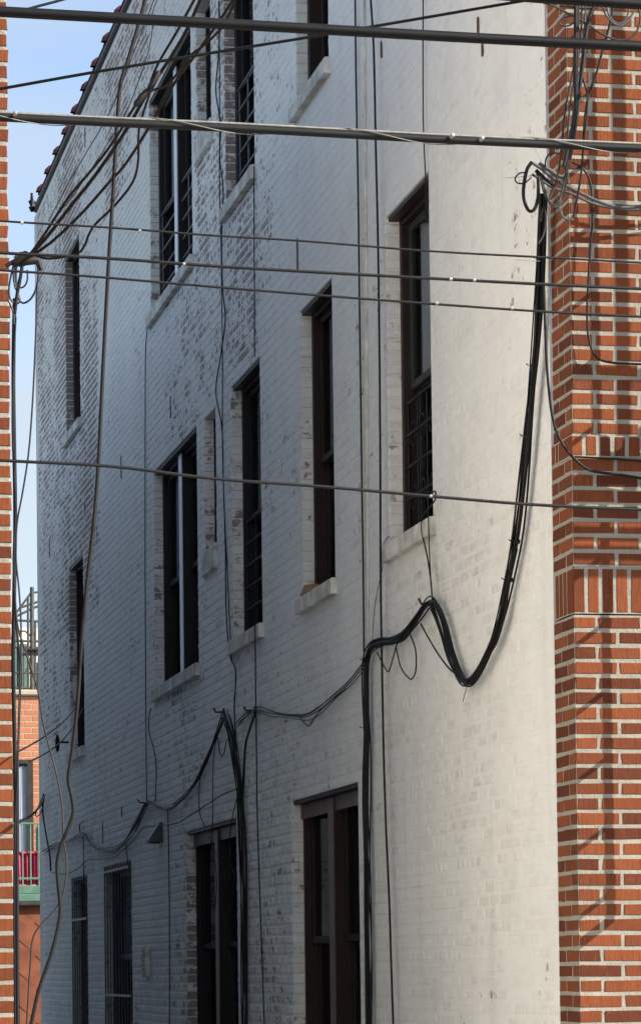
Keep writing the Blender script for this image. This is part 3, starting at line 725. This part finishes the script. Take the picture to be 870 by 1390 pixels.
# --- cables on the side wall
G_V = 'thin vertical cables on the white wall'
W2 = ('w', .022)
for lab, pts, r_, mt, wh in (
 ('straight black cable running the full height of the white wall', [(501, -40), (503, -5), (507, 60), (510, 200), (513, 330), (515, 480), (516, 620), (517, 800), (519, 940), (521, 1040), (524, 1130), (528, 1220), (531, 1310), (534, 1400)], 1.6, 'rubber', ('w', .05)),
 ('thin grey vertical cable left of the full height black one', [(481, -40), (482, -5), (483, 80), (485, 200), (487, 330), (489, 480), (491, 640), (493, 780), (494, 885)], 1.4, 'dusty', W2),
 ('thin vertical wire dropping to the near window head', [(574, -40), (574, -5), (574, 100), (575, 180), (577, 225), (578, 250), (578, 300)], 1.0, 'rubber', W2),
 ('short vertical wire between the barred upper window and the narrow window below it', [(345, 225), (345, 330), (345.5, 400), (345.5, 484)], .9, 'rubber', W2),
 ('thin vertical wire dropping from the narrow window sill to the ground floor', [(346, 845), (347, 940), (348, 1000), (349, 1100), (352, 1200), (356, 1310), (359, 1400)], 1.0, 'rubber', ('w', .06)),
 ('wavy thin wire left of the barred upper window', [(297, 0), (297, 70), (293, 120), (297, 150), (300, 170), (298, 210), (303, 255), (301, 330), (303, 400), (306, 430), (300, 480), (293, 530), (301, 580), (303, 650), (306, 740), (307, 830), (312, 890), (320, 912), (318, 960), (320, 1000), (322, 1050)], 1.0, 'rubber', W2),
 ('straighter thin wire beside the wavy one', [(298, 0), (298, 150), (298, 250), (300, 330), (301, 400), (302, 470), (302, 600), (304, 680), (308, 760), (312, 850), (315, 900)], .8, 'rubber', W2),
 ('very thin straight wire under the corner of the upper double window', [(200, 446), (198, 470), (197, 600), (197, 800), (198, 960), (199, 1092)], .75, 'rubber', W2),
 ('short wavy wire under the lower double window sill', [(205, 962), (202, 975), (202, 992), (208, 1015), (212, 1040), (211, 1088)], .75, 'rubber', W2),
 ('hairline wire beside the sill of the near window', [(528, 728), (521, 738), (519, 750), (519, 772), (513, 798), (508, 830), (505, 872)], .5, 'rubber', ('w', .012)),
 ('thin wire dropping to the narrow barred window', [(113, 1133), (113.5, 1165), (114, 1205)], .7, 'rubber', W2),
 ('thin wire dropping to the wide barred window', [(170, 1142), (172, 1160), (175, 1180)], .7, 'rubber', W2),
 ('thin vertical wire from the sagging bundle to the ground beside the lamp', [(228, 1101), (229, 1160), (230, 1230), (230, 1310), (230, 1400)], .8, 'rubber', W2),
 ('short curled wire end above the far sagging bundle', [(109, 1133), (108, 1122), (113, 1115)], .8, 'rubber', W2)):
    cable(lab, pts, wh, r_, mt, G_V, amp=.0015)
cable('white painted conduit running down the wall beside the vertical cables', [(494, -40), (496, 200), (498, 480), (499, 700), (500, 868)], ('w', .008), 1.8, 'sill', None, name='conduit', amp=.001)

G_B = 'black cable bundles clipped to the white wall'
bundle('thick black cable bundle from the brick corner through a sharp V to the ground',
  [(737, 262), (735, 300), (733, 350), (731, 400), (726, 480), (719, 560), (712, 640), (703, 720), (693, 775), (678, 845), (659, 893), (642, 921), (632, 926), (622, 914), (612, 887), (604, 856), (597, 835), (589, 821), (579, 821), (568, 837), (556, 854), (545, 866), (530, 872), (515, 874), (503, 881), (497, 896), (496, 930), (497, 1000), (496.5, 1060), (497, 1120), (498, 1200), (499, 1300), (500, 1400)],
  ('w', .05), 13, .027, 1.25, ['rubber', 'rubber', 'dusty'], G_B, ties=((735, 352), (725, 500), (716, 598), (700, 730), (690, 790), (640, 922), (589, 822), (545, 866), (497, 896), (496, 986)))
bundle('second arm of the black bundle doubling back beside the sharp V', [(586, 823), (592, 838), (600, 862), (607, 888), (616, 908), (628, 923)], ('w', .035), 4, .018, 1.2, ['rubber'], G_B)
bundle('loose black strands slung from the bundle elbow to the small bracket on the left', [(497, 897), (478, 922), (455, 944), (436, 962), (418, 973), (400, 974), (372, 970), (347, 965), (334, 971), (322, 982)], ('w', .03), 4, .022, .85, ['rubber', 'dusty'], G_B)
bundle('black bundle sagging in two loops from the dark peak to the far corner',
  [(305, 968), (297, 990), (288, 1012), (278, 1036), (268, 1058), (254, 1078), (240, 1092), (229, 1100), (215, 1098), (200, 1090), (191, 1108), (181, 1128), (168, 1145), (150, 1154), (135, 1152), (123, 1145), (113, 1132), (100, 1138), (85, 1146), (70, 1152), (60, 1158)], ('w', .03), 5, .024, .8, ['rubber', 'rubber', 'dusty'], G_B)
bundle('vertical tangle of black cables left of the thin wire beside the far ground floor window', [(305, 968), (312, 990), (318, 1020), (322, 1046), (325, 1072), (326, 1100), (327, 1150), (328, 1200), (329, 1260), (329, 1400)], ('w', .05), 8, .042, .9, ['rubber', 'dusty'], G_B)
bundle('pair of thin strands dropping from the small bracket into the tangle', [(347, 966), (338, 992), (333, 1012), (331, 1050), (329, 1085), (332, 1140), (333, 1200), (334, 1280), (335, 1400)], ('w', .04), 3, .018, 1.0, ['rubber', 'dusty'], G_B)
G_S = 'loose single cables on the white wall'
for lab, pts, r_, mt in (
 ('black strand leaving the thick bundle and rejoining near the V', [(702, 745), (692, 790), (684, 838), (674, 872), (657, 898), (640, 922)], 1.5, 'rubber'),
 ('thin black cable forming a V under the bundle elbow', [(512, 886), (520, 902), (527, 912), (532, 898), (537, 880), (541, 868)], 1.0, 'rubber'),
 ('thin black cable hanging in a round loop under the bundle', [(538, 880), (543, 903), (552, 918), (559, 922), (564, 912), (565, 893), (563, 878), (557, 862)], 1.1, 'rubber'),
 ('taut thin cable cutting the corner below the bundle peak', [(571, 847), (582, 867), (596, 890), (610, 908), (622, 918)], 1.3, 'rubber'),
 ('cable looping from the near window sill down to the bundle peak', [(587, 822), (585, 792), (582, 768), (577, 742), (572, 718), (574, 702), (582, 690), (591, 676), (591, 668), (586, 668)], 1.2, 'rubber'),
 ('straighter cable from the near window sill down to the bundle peak', [(581, 690), (582, 720), (583, 752), (585, 790), (587, 820)], .9, 'rubber'),
 ('lower thin cable sagging from the tangle past the lamp to the far corner', [(324, 1070), (305, 1078), (288, 1088), (262, 1105), (242, 1117), (222, 1121), (208, 1122), (195, 1124), (185, 1136), (172, 1150), (155, 1164), (135, 1167), (118, 1169), (105, 1180), (90, 1187), (70, 1185)], .8, 'dusty'),
 ('thin wire dropping from the peak across the far ground floor window', [(298, 990), (291, 1020), (289, 1060), (289, 1100), (288, 1142), (292, 1170), (294, 1200), (292, 1235)], .7, 'rubber'),
 ('thin wire dropping from the sagging bundle to the window head corner', [(272, 1055), (270, 1080), (271, 1102), (281, 1130), (290, 1152), (298, 1170)], .8, 'rubber'),
 ('thin wire crossing the right side of the far ground floor window', [(322, 1082), (316, 1108), (312, 1142), (314, 1175), (318, 1190), (311, 1240), (306, 1262), (310, 1290), (316, 1330), (318, 1400)], .8, 'dusty'),
 ('small wavy wire hanging inside the dark peak', [(296, 1002), (298, 1020), (301, 1027), (305, 1020), (307, 1008), (312, 1002)], .8, 'rubber'),
 ('short spiky loop below the strands left of the elbow', [(470, 935), (440, 960), (428, 973), (419, 986), (410, 978), (404, 970)], .9, 'rubber'),
 ('short frayed wire hanging from the bottom of the V', [(634, 929), (632, 938), (628, 952)], .5, 'rubber')):
    cable(lab, pts, ('w', .045), r_, mt, G_S, amp=.001, step=.02)
for x, y, lab in ((347, 965, 'small iron cable bracket under the narrow window on the left'), (589, 820, 'small iron cable hook at the peak of the thick bundle'), (305, 967, 'small iron cable hook at the dark peak of the far bundle'), (200, 1090, 'small iron cable hook where the far bundle sags by the lamp')):
    p = on_x(x, y, XW); mb = MB(); mb.box((XW-.012, p.y-.025, p.z-.04), (XW-.003, p.y+.025, p.z+.03), 0, .003); mb.tube([(XW-.01, p.y, p.z), (XW-.07, p.y, p.z), (XW-.085, p.y, p.z+.03)], .007, 0, 6)
    tag(mb.build('cable_hook', M['iron'], None, (XW, p.y, p.z)), lab, 'hook')

# --- cluster at the near corner, in front of the red brick
rc = empty('cable_cluster', on_y(738, 240, FY-.04), 'grey and black cable tangle at the red brick corner beside the white wall', 'cable cluster')
Y1 = FY-.05
for pts, r_, mt, y in (
 ([(723, 221), (735, 229), (752, 243), (775, 255), (795, 265), (820, 276), (845, 281), (875, 279), (960, 268)], 2.5, 'grey_cable', Y1-.05),
 ([(722, 236), (735, 244), (750, 254), (775, 262), (800, 274), (822, 280), (850, 284), (880, 283), (960, 274)], 2.0, 'grey_cable', Y1),
 ([(731, 222), (745, 230), (757, 238), (770, 243)], 3.2, 'grey_cable', Y1-.02), ([(727, 230), (740, 243), (752, 252)], 3.0, 'rubber', Y1), ([(733, 238), (742, 262), (747, 276), (756, 280), (762, 262)], 1.5, 'grey_cable', Y1-.03),
 ([(722, 219), (716, 228), (712, 245), (710.5, 262), (713, 276), (719, 286), (725, 284), (730, 270), (731, 250), (730, 232)], 2.6, 'rubber', Y1),
 ([(716, 234), (706, 234), (699, 241), (701, 247), (711, 248), (721, 240)], 1.1, 'rubber', Y1),
 ([(682, 241), (700, 240), (722, 238)], .5, 'steel', Y1), ([(726, 201), (731, 211), (735, 221)], .5, 'steel', Y1), ([(699, 352), (720, 353.5), (733, 354)], .5, 'steel', Y1),
 ([(740, 226), (741, 215), (746, 208), (754, 207), (762, 209)], 1.2, 'rubber', Y1-.03), 
 ([(784, -5), (783, 40), (780, 80), (774, 115), (767, 150), (763, 190), (760, 220), (755, 245), (749, 262), (744, 271), (739, 262), (735, 246)], 1.6, 'tan_cable', Y1-.1),
 ([(790, -5), (788, 50), (783, 90), (777, 120), (773, 150), (770, 200), (768, 235), (762, 262), (755, 277), (748, 276), (741, 262)], 1.6, 'tan_cable', Y1-.12), ([(796, -5), (792, 50), (788, 90), (782, 120), (778, 150), (773, 200), (769, 240), (764, 268), (758, 279)], 1.4, 'grey_cable', Y1-.1),
 ([(757, 265), (759, 280), (763, 292), (768, 297), (774, 297), (777, 292)], 1.6, 'grey_cable', Y1-.08),
 ([(778, 295), (783, 270), (788, 240), (791, 210), (793, 170), (795, 150), (800, 126), (810, 98), (818, 68), (826, 40), (832, 10)], 1.7, 'rubber', Y1-.14),
 ([(733, 300), (738, 280), (741, 300), (737, 320), (731, 330)], 1.6, 'tan_cable', Y1+.02)):
    cable('', pts, ('y', y), r_, mt, name='strand', parent=rc, amp=.002, step=.02)
rb = empty('cable_bundle', on_y(782, 100, Y1-.15), 'dark cables dropping in front of the red brick from the top right cable', 'cable bundle')
for pts, r_, mt in (
 ([(781, -10), (781, 40), (780, 100), (781, 140), (778, 165), (772, 195), (765, 225)], 3.0, 'dusty'), ([(785, 5), (784, 50), (783, 110), (783, 150), (776, 190), (768, 230)], 2.2, 'brown_cable'),
 ([(808, 5), (799, 25), (795, 48), (792, 80), (788, 110), (785, 140), (779, 180), (773, 215)], 3.0, 'dusty'),
 ([(789, 95), (793, 112), (797, 126), (797, 150), (794, 180), (792, 210)], 1.5, 'rubber'),
 ([(816, 5), (823, 20), (832, 30), (842, 34), (853, 27), (862, 12), (868, 5)], 1.6, 'grey_cable'), ([(822, 5), (828, 22), (838, 31), (848, 28), (854, 12), (856, 0)], 1.3, 'grey_cable'),
 ([(735, 2), (748, 6), (770, 17), (792, 29), (815, 44), (832, 52), (848, 53), (860, 47), (867, 35), (869, 20), (865, 8)], 1.6, 'tan_cable'), ([(760, 6), (790, 10), (812, 9)], 1.8, 'tan_cable'),
 ([(795, 8), (785, 20), (776, 32), (766, 35), (759, 31), (762, 25), (775, 21)], 1.3, 'blue_cable')):
    cable('', pts, ('y', Y1-.2), r_, mt, name='strand', parent=rb, amp=.002, step=.02)
cable('black cable dropping down the red brick and turning right', [(776, 219), (788, 226), (799, 240), (803, 262), (804, 300), (801, 340), (798.5, 380), (797, 420), (798, 452), (803, 474), (812, 487), (830, 492), (850, 493.5), (900, 495)], ('y', FY-.03), 1.7, 'rubber', None, amp=.0015, step=.02)
cable('black cable swinging off the white wall corner onto the red brick', [(738, 385), (740, 450), (744, 520), (752, 575), (765, 605), (782, 625), (800, 638), (820, 642), (845, 645), (900, 655)], ('y', FY-.05), 2.1, 'rubber', None, amp=.0015, step=.02)
cable('thin black cable lying along the upper brick ledge', [(780, 620), (800, 621), (830, 622.5), (870, 625), (960, 629)], ('y', FY-.014), 1.4, 'rubber', None, amp=.0015, step=.02)

# ================================================================== FIRE ESCAPE on the red front, beyond the right edge: it throws the ladder shadows
SUN = V3((.712, -.46, .53)).normalized()
def caster(px, py, s):
    """point standing s metres in front of the brick whose shadow falls at this pixel"""
    q = on_y(px, py, FY); return q + SUN*(s/(-SUN.y))
fe = empty('fire_escape', caster(826, 1245, .3), 'black iron fire escape with ladder on the red brick front', 'fire escape')
sA, sB = .24, .62
a, b = caster(827.5, 1250, sA), caster(813, 20, sA)
mb = MB(); mb.box((a.x-.017, a.y-.004, a.z), (a.x+.017, a.y+.004, b.z+2.2)); mb.build('ladder_rail', M['iron'], fe)
mb = MB(); mb.box((a.x-.013, FY-sB-.004, a.z-.1), (a.x+.013, FY-sB+.004, b.z+2.2)); mb.build('ladder_rail', M['iron'], fe)
z = a.z; 
mb = MB(); mb.tube([(a.x, FY-sA, a.z), (a.x, FY-sB, a.z)], .02, 0, 8); mb.build('stirrup', M['iron'], fe)
z += .12
while z < b.z+2.0:
    mb = MB(); mb.tube([(a.x, FY-sA, z), (a.x, FY-sB, z)], .011, 0, 8); mb.build('rung', M['iron'], fe); z += .3085
zp = caster(826, 690, .45).z
mb = MB()
for i in range(9):
    y = FY-.12-i*.075; mb.box((a.x+.04, y-.016, zp), (a.x+3.0, y+.016, zp+.03))
mb.box((a.x+.04, FY-.75, zp-.05), (a.x+.08, FY-.06, zp)); mb.box((a.x+2.9, FY-.75, zp-.05), (a.x+2.95, FY-.06, zp)); mb.build('platform', M['iron'], fe)
c = caster(849, 300, .5)
mb = MB(); mb.box((c.x-.027, c.y-.005, zp), (c.x+.027, c.y+.005, b.z+2.2)); mb.build('post', M['iron'], fe)
mb = MB()
for zz in (.5, .95): mb.box((c.x, FY-.75, zp+zz), (a.x+3, FY-.72, zp+zz+.03))
mb.build('railing', M['iron'], fe)

# ================================================================== BACKGROUND through the gap
exec_bg = True
M['orange_brick'] = red_brick('orange_block', (.50, .21, .11), (.42, .165, .085), (.56, .27, .16))
M['joint2'] = mortar('pale_block_joint', (.50, .42, .34))
M['green'] = simple('green_painted_iron', (.10, .19, .15), .5, .2, 8)
M['bluewhite'] = simple('pale_curtain', (.62, .66, .74), .9, .2, 3, stretch=(1, 1, .1))
M['magenta'] = simple('crimson_cloth', (.52, .06, .13), .8, .3, 5, .5, .01)
M['terracotta'] = simple('terracotta_shingle', (.17, .055, .028), .85, .25, 4, .4, .005)
M['cream'] = simple('cream_render', (.72, .66, .55), .9, .12, 2)
M['dark_cornice'] = simple('dark_cornice', (.035, .03, .028), .6, .3, 8)
M['tanledge'] = simple('tan_stone', (.42, .36, .27), .8, .2, 5)
M['greyglass'] = simple('grey_green_glazing', (.16, .19, .18), .25, .2, 2, spec=.5)
BY = 48.0
ob = empty('apartment_building', (on_y(40, 1325, BY).x, BY, 0), 'orange block building with a green railed balcony seen through the gap', 'building')
def P(x, y, Y=BY): return on_y(x, y, Y)
x0, x1 = P(-30, 1000).x, P(90, 1000).x; zt = P(40, 945).z
def orange():
    wl = (P(20, 1100).x-x0, P(45, 1100).x-x0); wz = (P(40, 1200).z, P(40, 1032).z)
    hole = (wl[0], wl[1], wz[0], wz[1]); mb = MB(); O = V3((x0, BY, 0))
    sheet(mb, O, EX, EZ, 0, x1-x0, 0, zt, [hole], 1); z = .0; k = 0; p = 8.1/ (F_PX/ (BY*1.0))
    while z < zt:
        u = -(.12 if k % 2 else 0)
        while u < x1-x0:
            for q in sub_rect((max(u, 0), min(u+.235, x1-x0), z+.006, min(z+p-.006, zt)), [hole]): lay_brick(mb, O, EX, EZ, V3((0, -1, 0)), *q, .004, .004, .002, 0, 0, R(0, 1))
            u += .245
        z += p; k += 1
    mb.box((x0, BY+.3, 0), (x1, BY+6, zt-.01), 0, 0, 0, .5)
    mb.build('wall', [M['orange_brick'], M['joint2']], ob)
    mb = MB(); A, B = x0+wl[0], x0+wl[1]
    for (q0, q1, z0, z1) in ((A, B, wz[1]-.06, wz[1]), (B-.09, B, wz[0], wz[1]-.06), (A, A+.06, wz[0], wz[1]-.06)): mb.box((q0, BY-.03, z0), (q1, BY+.1, z1))
    wf = mb.build('window', M['dark_cornice'], ob)
    mb = MB(); mb.box((A+.03, BY+.06, wz[1]-.13), (B-.09, BY+.09, wz[1]-.06)); mb.build('transom', M['green'], wf)
    mb = MB(); n = 24
    for i in range(n):
        f = lambda j: (A+.06+(B-.09-A-.06)*j/n, BY+.03+.015*math.sin(j*1.5))
        (xa, ya), (xb, yb) = f(i), f(i+1); mb.face([(xa, ya, wz[0]), (xb, yb, wz[0]), (xb, yb, wz[1]-.1), (xa, ya, wz[1]-.1)], 0, True)
    mb.build('curtain', M['bluewhite'], wf)
    mb = MB(); mb.box((x0, BY-.08, zt), (x1, BY+.3, zt+P(40, 937).z-P(40, 945).z), 0, .02); mb.build('parapet', M['tanledge'], ob)
    # balcony
    YB = BY-.9; Q = lambda x, y: P(x, y, YB)
    zf, zs = Q(40, 1203).z, Q(40, 1214).z
    mb = MB(); mb.box((x0, YB-.05, zs), (x1, BY-.01, zf), 0, .01); mb.box((x0, YB-.06, zs-.12), (x1, BY-.01, zs), 0, .01); bs = mb.build('balcony', M['green'], ob)
    mb = MB(); mb.box((x0, YB-.12, Q(40, 1231).z), (x1, BY-.01, zs-.12), 0, .02); mb.build('cornice', M['dark_cornice'], ob)
    mb = MB(); zr = Q(40, 1117).z
    mb.box((x0, YB-.0, zr-.03), (x1, YB+.03, zr), 0, .004)
    mb.box((x0, YB, zf+.1), (x1, YB+.025, zf+.13))
    xa = Q(30.5, 1160).x; st = Q(41.5, 1160).x-xa
    for i in range(-5, 5): mb.tube([(xa+i*st, YB+.015, zf), (xa+i*st, YB+.015, zr-.03)], .014, 0, 6)
    mb.box((Q(50, 1130).x, YB+.1, zf), (Q(58.5, 1130).x, YB+.16, Q(50, 1122).z)); mb.build('railing', M['green'], bs)
    # shingled apron below
    yb = BY-.86; za, zb = Q(40, 1230).z, 0.2; mb = MB(); r = .26; row = 0; z = za
    mb.face([(x0, yb-.0, za), (x1, yb-.0, za), (x1, yb-.3, zb), (x0, yb-.3, zb)])
    while z > zb+.3:
        xk = x0 - (row % 2)*r
        while xk < x1:
            t = (za-z)/(za-zb); yk = yb-.3*t
            mb.idx([(xk, yk-.015, z), (xk+r, yk-.015-.3*(r/(za-zb)), z-r), (xk+2*r, yk-.015, z), (xk+r, yk-.004+.3*(r/(za-zb)), z+r)], [(0, 1, 2, 3)])
            xk += 2*r
        z -= r; row += 1
    mb.build('shingled_apron', M['terracotta'], ob)
    # cloth on the balcony
    mb = MB(); n = 40; xa, xb = Q(18, 1180).x, Q(60, 1180).x; z1, z0 = Q(40, 1158).z, Q(40, 1201).z
    for i in range(n):
        f = lambda j: (xa+(xb-xa)*j/n, YB+.07+.025*math.sin(j*1.3)+.012*math.sin(j*3.1))
        (pa, ya), (pb, yb2) = f(i), f(i+1); mb.face([(pa, ya, z0), (pb, yb2, z0), (pb, yb2+.02, z1+.01*math.sin(i)), (pa, ya+.02, z1+.01*math.sin(i-1))], 0, True)
    mb.tube([(xa, YB+.06, z1), (xb, YB+.06, z1)], .02, 0, 6)
    tag(mb.build('cloth', M['magenta'], None, (xa, YB, z0)), 'crimson cloth hung behind the green balcony railing', 'cloth')
orange()
# cream building farther off
CYB = 62.0
cb = empty('apartment_building', (P(40, 1325, CYB).x, CYB, 0), 'cream building behind the iron stair at the far end of the gap', 'building')
mb = MB(); a, b = P(26, 852, CYB), P(90, 1000, CYB); mb.box((a.x, CYB, 0), (b.x, CYB+8, a.z)); mb.build('wall', M['cream'], cb)
mb = MB(); a, b = P(47, 900, CYB), P(60, 950, CYB); mb.box((a.x, CYB-.05, b.z), (b.x, CYB+.05, a.z)); mb.build('window', M['dark_cornice'], cb)
mb = MB(); a, b = P(14, 880, CYB-1), P(38, 960, CYB-1); mb.box((a.x, CYB-1, b.z-3), (b.x, CYB-.02, a.z), 0, .02); bay = mb.build('glazed_bay', M['greyglass'], cb)
mb = MB()
for x in (22, 25, 35): q = P(x, 900, CYB-1); mb.box((q.x-.04, CYB-1.05, b.z-3), (q.x+.04, CYB-1.001, a.z))
mb.box((a.x, CYB-1.06, a.z), (b.x, CYB-.9, a.z+.08)); mb.build('mullion', M['green'], bay)
# iron stair on the roof of the orange building
SY = 49.5; st = empty('iron_stair', P(44, 938, SY), 'grey iron stair and landing with railings on the orange building roof', 'stair')
def bar(mb, pts, r=.022, Y=SY): mb.tube([P(x, y, Y) for x, y in pts], r, 0, 6)
mb = MB(); bar(mb, [(43.5, 797), (43.5, 940)], .035); bar(mb, [(38, 812), (38.5, 940)], .02); bar(mb, [(48, 845), (48, 940)], .018); bar(mb, [(30, 868), (30, 940)], .02); bar(mb, [(26, 878), (26, 940)], .025); bar(mb, [(52.5, 845), (52.5, 940)], .016)
mb.build('post', M['stair_grey'], st)
for l in ([(20, 835), (42, 805), (60, 803)], [(20, 838), (44, 826), (60, 820)], [(28, 825), (60, 814)], [(14, 842), (60, 844)], [(14, 870), (60, 871)], [(14, 878), (60, 880)], [(14, 913), (60, 914)], [(14, 933), (60, 936)]): mb = MB(); bar(mb, l, .02); mb.build('handrail', M['stair_grey'], st)
mb = MB(); bar(mb, [(38, 910), (46, 880), (44, 845)], .02); bar(mb, [(36, 880), (46, 930)], .02); bar(mb, [(34, 915), (48, 885)], .016); bar(mb, [(26, 857), (34, 857), (40, 862), (44, 866)], .014); mb.build('brace', M['stair_grey'], st)
mb = MB(); a, b = P(38, 881, SY), P(60, 884, SY); mb.box((a.x, SY-.1, b.z), (b.x, SY+.8, a.z), 0, .01); mb.build('landing', M['dark_cornice'], st)

# ================================================================== LIGHT
w = bpy.data.worlds.new('World'); sc.world = w; w.use_nodes = True; nt = w.node_tree
bg = nt.nodes['Background']; sky = nt.nodes.new('ShaderNodeTexSky'); sky.sky_type = 'NISHITA'; sky.sun_disc = False
el = math.asin(SUN.z); az = math.atan2(SUN.x, SUN.y)
sky.sun_elevation = el; sky.sun_rotation = az; sky.air_density = .8; sky.dust_density = 1.3; sky.ozone_density = 1.0
tc = nt.nodes.new('ShaderNodeTexCoord'); mp = nt.nodes.new('ShaderNodeMapping'); mp.inputs['Scale'].default_value = (1.4, 1.4, 4.5)
nz = nt.nodes.new('ShaderNodeTexNoise'); nz.inputs['Scale'].default_value = 3.2; nz.inputs['Detail'].default_value = 6; nz.inputs['Roughness'].default_value = .55
rp = nt.nodes.new('ShaderNodeValToRGB'); rp.color_ramp.elements[0].position = .30; rp.color_ramp.elements[1].position = .66; rp.color_ramp.elements[1].color = (.75, .75, .75, 1)
mx = nt.nodes.new('ShaderNodeMix'); mx.data_type = 'RGBA'; mx.inputs[7].default_value = (2.45, 2.65, 2.8, 1)
L = nt.links.new
L(tc.outputs['Generated'], mp.inputs['Vector']); L(mp.outputs[0], nz.inputs['Vector']); L(nz.outputs['Fac'], rp.inputs[0]); L(rp.outputs[0], mx.inputs[0]); L(sky.outputs[0], mx.inputs[6]); L(mx.outputs[2], bg.inputs['Color'])
bg.inputs['Strength'].default_value = .105
sl = bpy.data.lights.new('sun', 'SUN'); sl.energy = 3.2; sl.angle = math.radians(.53); sl.color = (1, .93, .82)
so = bpy.data.objects.new('sun', sl); COL.objects.link(so); so.rotation_euler = SUN.to_track_quat('Z', 'Y').to_euler()

sc.render.engine = 'CYCLES'
vs = sc.view_settings; sc.display_settings.display_device = 'sRGB'
vs.view_transform = 'Standard'; vs.look = 'None'; vs.gamma = 1; vs.use_curve_mapping = False; vs.exposure = 1.45
sc.cycles.max_bounces = 8; sc.cycles.diffuse_bounces = 5; sc.cycles.transparent_max_bounces = 12
